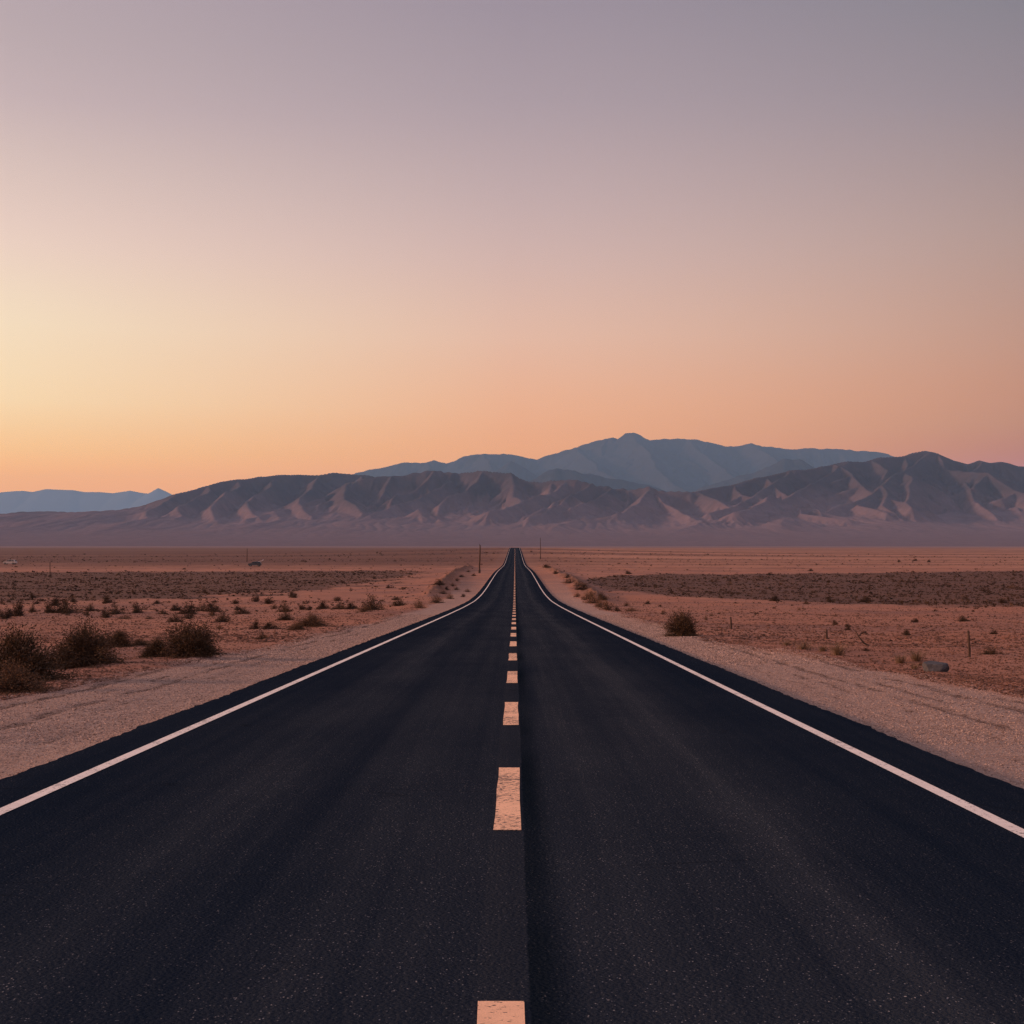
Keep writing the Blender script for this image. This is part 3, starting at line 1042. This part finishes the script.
SCAT = [(627, 574, 8, 3, 0), (648, 604, 6, 3, 0), (663, 614, 4, 4, 2), (706, 620, 4, 5, 2), (774, 601, 9, 5, 0), (806, 604, 6, 3, 1), (828, 602, 8, 4, 0), (865, 602, 10, 5, 0), (834, 625, 6, 4, 0), (847, 630, 7, 3, 0),
        (847, 627, 5, 3, 0), (914, 622, 7, 3, 0), (905, 635, 8, 5, 0), (961, 621, 12, 4, 0), (993, 634, 6, 4, 0), (990, 654, 20, 5, 1), (864, 634, 6, 3, 0), (1003, 603, 8, 3, 0), (866, 651, 8, 3, 0), (770, 575, 7, 2, 0),
        (915, 561, 5, 2, 0), (898, 562, 4, 2, 0), (929, 562, 4, 2, 0), (810, 571, 5, 2, 0), (711, 616, 4, 3, 2), (920, 665, 8, 3, 2)]
for i, (px, py, w, h, k) in enumerate(sorted(SCAT)):
    plant(MID, k, px, py, w, h, f"{size_word(w, h)} {KIND[k]} shrub, {ordinal(i + 1)} from the left among those dotting the right plain",
          "shrubs dotting the right plain")

# dry grass tufts by the right shoulder
def make_tuft(seed, n=150, h=.34):
    r = np.random.default_rng(seed)
    parts, tint = [], []
    for i in range(n):
        a = r.uniform(0, 6.283)
        b = np.array([math.cos(a), math.sin(a), 0]) * abs(r.normal(0, .10))
        lean = r.uniform(.1, 1.0)
        L = h * r.uniform(.45, 1.15)
        dirv = np.array([math.cos(a) * lean, math.sin(a) * lean, 1.0])
        dirv /= np.linalg.norm(dirv)
        sd_ = np.array([-math.sin(a), math.cos(a), 0]) * .0045
        m = b + dirv * L * .55
        e = m + (dirv + np.array([math.cos(a), math.sin(a), -.5]) * .35) * L * .45
        V = np.array([b - sd_, b + sd_, m + sd_ * .8, m - sd_ * .8, e + sd_ * .3, e - sd_ * .3])
        parts.append((V, np.array([(0, 1, 2, 3), (3, 2, 4, 5)])))
        tint += [np.clip(r.normal(.5, .3), 0, 1)] * 6
    V, Fc = join(parts)
    return mesh_np("dry_grass", V, Fc, M_STRAW, False, {"tint": np.array(tint)})


TUFT = [make_tuft(131), make_tuft(132, 110, .26), make_tuft(133, 190, .4)]
for px, py, w, h, k, lab in [(837, 655, 17, 15, 2, "tallest dark dry grass tuft right of the road, near the leaning twig"),
                             (803, 649, 20, 10, 1, "wide pale grass tuft at the gravel rim, left of the tallest tuft"),
                             (822, 651, 12, 8, 0, "low grass tuft squeezed between the wide pale tuft and the tallest tuft"),
                             (786, 645, 14, 6, 1, "sparse thin grass tuft at the far left end of the right-hand grass"),
                             (899, 663, 16, 11, 0, "brown grass tuft a little left of the grey boulder"),
                             (916, 661, 16, 12, 2, "bushy dry grass tuft behind the grey boulder's left end"),
                             (914, 669, 14, 8, 1, "short straw tuft pressed against the boulder's left side")]:
    x, y, z = at_px(px, py)
    me_ = TUFT[k]
    o = link("dry_grass", me_, None, (x, y, z - .01))
    o.rotation_euler = (0, 0, random.uniform(0, 6.28))
    d = math.hypot(x, y)
    o.scale = (w * d / F / .5, w * d / F / .5, h * d / F / [.34, .26, .4][k])
    tag(o, lab, "grass", "dry grass tufts by the right shoulder")


# boulder beside the right shoulder
def make_rock(seed, sub=3, sx=1, sy=.7, sz=.5, flat=.55):
    import bmesh
    bm = bmesh.new()
    bmesh.ops.create_icosphere(bm, subdivisions=sub, radius=.5)
    r = random.Random(seed)
    planes = [(Vector((r.gauss(0, 1), r.gauss(0, 1), r.gauss(0, 1))).normalized(), r.uniform(.28, .42)) for _ in range(11)] + [(Vector((.1, -.1, 1)).normalized(), .30), (Vector((.95, -.2, .1)).normalized(), .36)]
    for v in bm.verts:
        for nrm, dist in planes:
            e = v.co.dot(nrm) - dist
            if e > 0:
                v.co -= nrm * e * .93
        nz = float(perlin(v.co.x * 7 + seed, v.co.y * 7 + v.co.z * 5, seed))
        v.co *= 1 + .03 * nz
        v.co = Vector((v.co.x * sx * 1.25, v.co.y * sy * 1.25, v.co.z * sz * 1.4))
    me_ = bpy.data.meshes.new("boulder")
    bm.to_mesh(me_)
    bm.free()
    return me_


M_ROCK = simple_material("grey_boulder", (.060, .055, .060), .9, .15, .45, 8, 0, .7, .03)
x, y, z = at_px(938, 671)
rk = make_rock(5, 4, 1, .75, .5)
rk.materials.append(M_ROCK)
o = link("boulder", rk, None, (x, y + .15, z + .05))
d = math.hypot(x, y)
o.scale = (27 * d / F,) * 3
o.rotation_euler = (0, 0, .2)
tag(o, "dark grey flat-sided boulder sitting in the sand right of the road", "boulder")

# bare leaning twig
x, y, z = at_px(857, 645)
parts = [tube_np([(0.28, 0, -.03), (.14, 0, .06), (.02, .01, .22), (-.05, .02, .36)], [.028, .026, .015, .006], 6),
         tube_np([(.02, .01, .22), (.10, .03, .30), (.22, .02, .34)], [.012, .009, .004], 5),
         tube_np([(-.03, .02, .32), (-.12, .0, .40), (-.13, .02, .47)], [.008, .006, .003], 5),
         tube_np([(.14, 0, .06), (.0, -.05, .05), (-.10, -.08, .10)], [.012, .009, .004], 5),
         tube_np([(.10, .03, .30), (.12, .02, .40), (.20, .03, .46)], [.007, .006, .003], 5)]
V, Fc = join(parts)
o = link("dead_branch", mesh_np("dead_branch", V, Fc, M_TWIG, True), None, (x, y, z))
d = math.hypot(x, y)
o.scale = (17 * d / F / .45,) * 3
tag(o, "dark dead branch leaning out of the sand behind the tallest grass tuft", "branch")


# wooden stakes and poles
def post_np(h, r0, r1, seed, sides=7):
    r = np.random.default_rng(seed)
    n = 7
    zz = np.linspace(-.25, h, n)
    pts = np.stack([r.normal(0, r0 * .25, n).cumsum() * .5, r.normal(0, r0 * .2, n).cumsum() * .5, zz], 1)
    V, Fc = tube_np(pts, np.linspace(r0, r1, n), sides)
    top = len(V)
    V = np.concatenate([V, [pts[-1] + [0, 0, r1 * .4]]])
    cap = [(top - sides + k, top - sides + (k + 1) % sides, top, top) for k in range(sides)]
    return V, np.concatenate([Fc, np.array(cap)])


def quads_to_mesh(name, V, Fc, mat, smooth=True):
    me_ = bpy.data.meshes.new(name)
    me_.from_pydata([tuple(v) for v in V], [], [tuple(dict.fromkeys(int(i) for i in f)) for f in Fc])
    for p in me_.polygons:
        p.use_smooth = smooth
    me_.update()
    me_.materials.append(mat)
    return me_


for i, (px, py, h, wpx, lab, grp) in enumerate([
        (968, 657, 25, 2.6, "tall thin wooden stake in the sand beyond the grey boulder", "old wooden stakes on the right plain"),
        (826, 639, 9, 2.4, "short wooden stake standing behind the tallest grass tuft", "old wooden stakes on the right plain"),
        (731, 629, 12, 2.0, "mid-sized wooden stake right of the lone round bush", "old wooden stakes on the right plain"),
        (50, 576, 13, .8, "thin bare post at the far rim of the dark left scrub", None)]):
    x, y, z = at_px(px, py)
    d = math.hypot(x, y)
    V, Fc = post_np(h * d / F, wpx * .5 * d / F, wpx * .42 * d / F, 140 + i)
    o = link("wooden_stake", quads_to_mesh("wooden_stake", V, Fc, M_POST), None, (x, y, z))
    o.rotation_euler = (R(random.uniform(-2, 2)), R(random.uniform(-4, 3)), 0)
    tag(o, lab, "stake", grp)

for px, py, top, dist, lab in [(479.5, 573, 545, None, "bare wooden utility pole beside the road's left shoulder, near its rise"),
                               (540.5, 559, 538, None, "tall slender utility pole right of the road, close to the crest"),
                               (247, 562, 549, None, "distant thin utility pole standing behind the parked dark car")]:
    x, y, z = at_px(px, py)
    d = math.hypot(x, y)
    h = (py - top) * d / F
    root = bpy.data.objects.new("utility_pole", None)
    COL.objects.link(root)
    root.location = (x, y, z)
    tag(root, lab, "utility pole", "utility poles on the plain")
    V, Fc = post_np(h, .17, .11, 150 + int(px), 8)
    link("pole", quads_to_mesh("pole", V, Fc, M_POST), root)
    V, Fc = tube_np([(0, 0, -.1), (0, 0, h * .11), (0, 0, h * .115)], [.24, .235, .15], 8)
    link("base_sleeve", quads_to_mesh("base_sleeve", V, Fc, M_POST), root)
    V, Fc = tube_np([(0, 0, h - .05), (0, 0, h + .12), (0, 0, h + .2)], [.05, .06, .02], 8)
    link("insulator", quads_to_mesh("insulator", V, Fc, M_ROCK), root)

# ------------------------------------------------------------------ parked cars far out on the left plain
M_CARDARK = simple_material("dark_car_paint", (.045, .042, .046), .45, .5, .15, 2)
M_CARWHITE = simple_material("white_car_paint", (.80, .74, .72), .4, .5, .08, 2)
M_CARPALE = simple_material("dusty_pale_paint", (.42, .34, .31), .6, .3, .15, 2)
M_GLASS = simple_material("car_glass", (.012, .013, .016), .12, .5, .1, 2)
M_TYRE = simple_material("tyre_rubber", (.015, .013, .012), .9, .2, .3, 9)
M_RIM = simple_material("wheel_rim", (.20, .19, .19), .4, .5, .1, 9)


def loft_body(profile_low, profile_high, width, top_in):
    """side outline swept across the width with rounded edges; the upper part leans inward"""
    pts = np.array(profile_low + profile_high[::-1])
    zmax, zb = pts[:, 1].max(), pts[:, 1].min()
    rings = []
    for f, ins in ((-1, .05), (-.94, .0), (.94, .0), (1, .05)):
        ring = []
        cx, cz = pts[:, 0].mean(), pts[:, 1].mean()
        for px, pz in pts:
            k = max(0.0, (pz - .85) / max(.01, zmax - .85))
            yv = f * width / 2 * (1 - top_in * k)
            ring.append((px + (cx - px) * ins * .4, yv, pz + (cz - pz) * ins * .6))
        rings.append(ring)
    n = len(pts)
    V = [p for rg in rings for p in rg]
    Fc = []
    for k in range(3):
        for i in range(n):
            j = (i + 1) % n
            Fc.append((k * n + i, k * n + j, (k + 1) * n + j, (k + 1) * n + i))
    Fc.append(tuple(range(n))[::-1])
    Fc.append(tuple(range(3 * n, 4 * n)))
    return V, Fc


def poly_mesh(name, V, Fc, mat, smooth=False):
    me_ = bpy.data.meshes.new(name)
    me_.from_pydata([tuple(map(float, v)) for v in V], [], Fc)
    me_.update()
    me_.materials.append(mat)
    return me_


def disc(rad, wid, seg=18):
    V, Fc = [], []
    for yv, rr in ((-wid / 2, rad * .9), (-wid / 2 * .8, rad), (wid / 2 * .8, rad), (wid / 2, rad * .9)):
        for k in range(seg):
            a = 2 * math.pi * k / seg
            V.append((math.cos(a) * rr, yv, math.sin(a) * rr))
    for q in range(3):
        for k in range(seg):
            k2 = (k + 1) % seg
            Fc.append((q * seg + k, q * seg + k2, (q + 1) * seg + k2, (q + 1) * seg + k))
    Fc.append(tuple(range(seg))[::-1])
    Fc.append(tuple(range(3 * seg, 4 * seg)))
    return V, Fc


def pane(quad, t=.012):
    """a thin glazed panel following a side quad (x, y, z)"""
    q = np.array(quad, float)
    nrm = np.cross(q[1] - q[0], q[2] - q[0])
    nrm /= np.linalg.norm(nrm)
    V = np.concatenate([q + nrm * t, q - nrm * t])
    return V, [(0, 1, 2, 3), (7, 6, 5, 4), (0, 4, 5, 1), (1, 5, 6, 2), (2, 6, 7, 3), (3, 7, 4, 0)]


def make_car(label, paint, loc, rz, hatch_open, hatch_paint):
    root = bpy.data.objects.new("parked_car", None)
    COL.objects.link(root)
    root.location = loc
    root.rotation_euler = (0, 0, rz)
    tag(root, label, "car", "parked cars far out on the plain")
    low = [(-2.15, .42), (-1.72, .38), (-1.66, .62), (-1.45, .72), (-1.2, .62), (-1.12, .36), (1.05, .36), (1.13, .62), (1.35, .72), (1.58, .62), (1.66, .38), (2.12, .42)]
    high = [(-2.2, .72), (-2.12, .98), (-1.25, 1.08), (-.62, 1.52), (-.35, 1.58), (1.25, 1.58), (1.75, 1.50), (2.1, 1.02), (2.17, .7)]
    V, Fc = loft_body(low, high, 1.78, .22)
    link("body", poly_mesh("body", V, Fc, paint), root)
    for sgn in (-1, 1):
        def w(px, pz):
            k = max(0.0, (pz - .85) / .73)
            return (px, sgn * (.89 * (1 - .22 * k) + .004), pz)
        for quad in ([(-1.05, 1.10), (-.2, 1.10), (-.2, 1.48), (-.52, 1.48)], [(-.12, 1.10), (.72, 1.10), (.72, 1.49), (-.12, 1.49)], [(.80, 1.10), (1.75, 1.10), (1.55, 1.45), (.80, 1.49)]):
            V, Fc = pane([w(*p) for p in quad])
            link("side_window", poly_mesh("side_window", V, Fc, M_GLASS), root)
    V, Fc = pane([(-1.22, -.66, 1.11), (-1.22, .66, 1.11), (-.66, .60, 1.50), (-.66, -.60, 1.50)], .03)
    link("windscreen", poly_mesh("windscreen", V, Fc, M_GLASS), root)
    for wx in (-1.43, 1.36):
        for sgn in (-1, 1):
            wr = bpy.data.objects.new("wheel", None)
            COL.objects.link(wr)
            wr.parent = root
            wr.location = (wx, sgn * .80, .33)
            V, Fc = disc(.33, .22)
            link("tyre", poly_mesh("tyre", V, Fc, M_TYRE), wr)
            V, Fc = disc(.20, .235, 12)
            link("rim", poly_mesh("rim", V, Fc, M_RIM), wr)
    for sgn in (-1, 1):
        V, Fc = pane([(-2.19, sgn * .45, .74), (-2.19, sgn * .78, .74), (-2.13, sgn * .78, .90), (-2.13, sgn * .45, .90)], .02)
        link("headlight", poly_mesh("headlight", V, Fc, M_RIM), root)
    if hatch_open:
        V, Fc = pane([(1.15, -.70, 1.66), (1.15, .70, 1.66), (2.35, .72, 1.86), (2.35, -.72, 1.86)], .05)
        V2, F2 = pane([(2.33, -.72, 1.86), (2.33, .72, 1.86), (2.75, .66, 2.25), (2.75, -.66, 2.25)], .05)
        h = link("tailgate", poly_mesh("tailgate", np.concatenate([V, V2]), Fc + [tuple(i + len(V) for i in f) for f in F2], hatch_paint), root)
        h["label"] = "raised white tailgate catching the light"
    else:
        V, Fc = pane([(1.80, -.58, 1.46), (1.80, .58, 1.46), (2.10, .66, 1.06), (2.10, -.66, 1.06)], .02)
        link("rear_window", poly_mesh("rear_window", V, Fc, M_GLASS), root)
    return root


x, y, z = at_px(255, 566.5)
c_ = make_car("dark grey car with its white tailgate raised, parked far out on the plain", M_CARDARK, (x, y, z), R(4), True, M_CARWHITE)
c_.scale = (13.0 * math.hypot(x, y) / F / 4.4,) * 3
x, y, z = at_px(10, 564.5)
c_ = make_car("dusty pale car with dark windows, near the left edge of the distant plain", M_CARPALE, (x, y, z), R(-3), False, M_CARPALE)
c_.scale = (12.0 * math.hypot(x, y) / F / 4.4,) * 3

# ------------------------------------------------------------------ scrub on the dark flats
def in_view(x, y, m=40):
    p = VX + F * x / y
    return (p > -m) & (p < 1024 + m)


N = 150000
sy = np.exp(rng.uniform(math.log(60), math.log(900), N))
sx_ = rng.uniform(-.42, .42, N) * sy
z_, mk = ground_z(sx_, sy, True)
clump = fbm(sx_ / 14.0, sy / 22.0, 501, 3)
prob = np.clip(mk["veg"] * (.6 + .5 * clump) + .22 * (sx_ < 0) * (sy > 90) * (sy < 175) * (clump > .1) + .035 * (1 - mk["gravel"]) * (sy > 75) + .25 * (mk["band"] < .4) * (sy > 420), 0, 1)
prob = prob * (1 - mk["gravel"]) * (np.abs(sx_) > 9)
keep = rng.random(N) < prob * np.clip(sy / 330.0, .25, 1)
sx_, sy, z_ = sx_[keep], sy[keep], z_[keep]
size = np.clip(rng.lognormal(-1.45, .5, len(sx_)), .10, 1.1) * np.interp(sy, [60, 400, 900], [.75, 1.1, 1.9])
show = size / sy
order = np.argsort(-show)
print("scrub", len(order))
SINGLES = 150
for i in order[:SINGLES]:
    o = link("desert_shrub", SMALL[int(rng.integers(4))], None, (float(sx_[i]), float(sy[i]), float(z_[i]) - .01))
    s_ = float(size[i])
    o.scale = (s_, s_, s_ * .85)
    o.rotation_euler = (0, 0, float(rng.uniform(0, 6.28)))
    side = "left" if sx_[i] < 0 else "right"
    tag(o, f"small dark low shrub on the scrubby flats {side} of the road", "shrub", f"small scrub on the {side} flats")
rest = order[SINGLES:]
n = len(rest)
# each remaining plant: a tuft of short blades
BL = 12
cx = np.repeat(sx_[rest], BL)
cy = np.repeat(sy[rest], BL)
cz = np.repeat(z_[rest], BL)
ss = np.repeat(size[rest], BL)
a = rng.uniform(0, 6.283, n * BL)
rr = np.sqrt(rng.random(n * BL)) * .42 * ss
c = np.stack([cx + np.cos(a) * rr, cy + np.sin(a) * rr, cz + rng.random(n * BL) * .34 * ss * (1.1 - rr / ss)], 1)
dv = np.stack([np.cos(a) * .6, np.sin(a) * .6, rng.uniform(.2, 1.0, n * BL)], 1) + rng.normal(0, .35, (n * BL, 3))
dv /= np.linalg.norm(dv, axis=1)[:, None]
sdv = np.cross(dv, rng.normal(size=(n * BL, 3)))
sdv /= np.linalg.norm(sdv, axis=1)[:, None]
L_ = (ss * rng.uniform(.18, .36, n * BL))[:, None]
W_ = (ss * rng.uniform(.07, .15, n * BL))[:, None]
V = np.stack([c - dv * L_, c + sdv * W_, c + dv * L_, c - sdv * W_], 1).reshape(-1, 3)
tint = np.repeat(np.clip(np.repeat(rng.uniform(0, .8, n), BL) + rng.normal(0, .15, n * BL), 0, 1), 4)
tag(link("scrub", mesh_np("scrub", V, np.arange(len(V)).reshape(-1, 4), M_LEAF_DARK, False, {"tint": tint})), kind="stuff")

# ------------------------------------------------------------------ loose stones on the shoulders and clods in the sand
def stones(n, x0, x1, y, s, flat=.6):
    """n little irregular octahedra"""
    base = np.array([(1, 0, 0), (-1, 0, 0), (0, 1, 0), (0, -1, 0), (0, 0, 1), (0, 0, -1)], float)
    fc = np.array([(0, 2, 4), (2, 1, 4), (1, 3, 4), (3, 0, 4), (2, 0, 5), (1, 2, 5), (3, 1, 5), (0, 3, 5)])
    x = rng.uniform(0, 1, n) * (x1 - x0) + x0
    z = ground_z(x, y)
    rot = rng.uniform(0, 6.283, n)
    B = base[None] * rng.uniform(.6, 1.25, (n, 6, 1)) + rng.normal(0, .12, (n, 6, 3))
    B = B * (s * .5)[:, None, None]
    B[:, :, 2] *= flat
    cs, sn = np.cos(rot)[:, None], np.sin(rot)[:, None]
    X = B[:, :, 0] * cs - B[:, :, 1] * sn + x[:, None]
    Y = B[:, :, 0] * sn + B[:, :, 1] * cs + y[:, None]
    Z = B[:, :, 2] + z[:, None] + (s * .12)[:, None]
    V = np.stack([X, Y, Z], -1).reshape(-1, 3)
    Fa = (fc[None] + (np.arange(n) * 6)[:, None, None]).reshape(-1, 3)
    return V, Fa, np.repeat(np.clip(rng.beta(1.6, 1.6, n), 0, 1), 6)


def stone_material():
    nn = NT("loose_stone")
    c_ = nn.mix(nn.attr("tint"), (.085, .050, .040), (.54, .355, .29))
    return nn.out(c_, .95, .1)


M_STONE = stone_material()
VV, FF, TT, off = [], [], [], 0
for side in (-1, 1):
    for n, ya, yb, smin, smax in ((26000, 6, 16, .010, .030), (26000, 14, 32, .014, .042), (26000, 28, 75, .022, .065)):
        y = np.exp(rng.uniform(math.log(ya), math.log(yb), n))
        le, re = shoulder_edges(y)
        if side < 0:
            x0, x1 = le - .4, np.full(n, RL + .02)
        else:
            x0, x1 = np.full(n, RR - .02), re + .4
        s = smin + (smax - smin) * rng.beta(1.2, 4.0, n)
        ux = rng.uniform(0, 1, n) * (x1 - x0) + x0
        rutv = ground_z(ux, y, True)[1]["rut"]
        kp = rng.random(n) > .7 * rutv
        ux, y, s, rutv = ux[kp], y[kp], s[kp], rutv[kp]
        n = len(y)
        v, f, t = stones(n, ux, ux, y, s)
        t = t * np.repeat(1 - .92 * rutv, 6)
        VV.append(v)
        FF.append(f + off)
        TT.append(t)
        off += len(v)
# darker clods turned up along the ruts
for side in (-1, 1):
    n = 60000
    y = np.exp(rng.uniform(math.log(9), math.log(60), n))
    le, re = shoulder_edges(y)
    ux = rng.uniform(0, 1, n) * ((RL - le) if side < 0 else (re - RR)) + (le if side < 0 else RR)
    rutv = ground_z(ux, y, True)[1]["rut"]
    kp = rutv > .35
    ux, y = ux[kp], y[kp]
    v, f, t = stones(len(y), ux, ux, y, rng.uniform(.012, .03, len(y)) * np.interp(y, [9, 60], [.9, 2.0]), .5)
    VV.append(v)
    FF.append(f + off)
    TT.append(t * .12)
    off += len(v)
tag(link("gravel", mesh_np("gravel", np.concatenate(VV), np.concatenate(FF), M_STONE, False, {"tint": np.concatenate(TT)})), kind="stuff")


def clod_material():
    nn = NT("sand_clod")
    c_ = nn.mix(nn.attr("tint"), (.045, .024, .018), (.20, .092, .062))
    return nn.out(c_, .95, .1)


M_CLOD = clod_material()
VV, FF, TT, off = [], [], [], 0
for side in (-1, 1):
    for n, ya, yb, smin, smax in ((16000, 18, 45, .02, .12), (22000, 38, 130, .03, .24)):
        y = np.exp(rng.uniform(math.log(ya), math.log(yb), n))
        le, re = shoulder_edges(y)
        wid = np.maximum(y * .43, 9.0)
        x0, x1 = (-wid, le) if side < 0 else (re, wid)
        s = smin + (smax - smin) * rng.beta(1.1, 5.0, n)
        v, f, t = stones(n, x0, x1, y, s, .45)
        VV.append(v)
        FF.append(f + off)
        TT.append(t)
        off += len(v)
tag(link("clods", mesh_np("clods", np.concatenate(VV), np.concatenate(FF), M_CLOD, False, {"tint": np.concatenate(TT)})), kind="stuff")
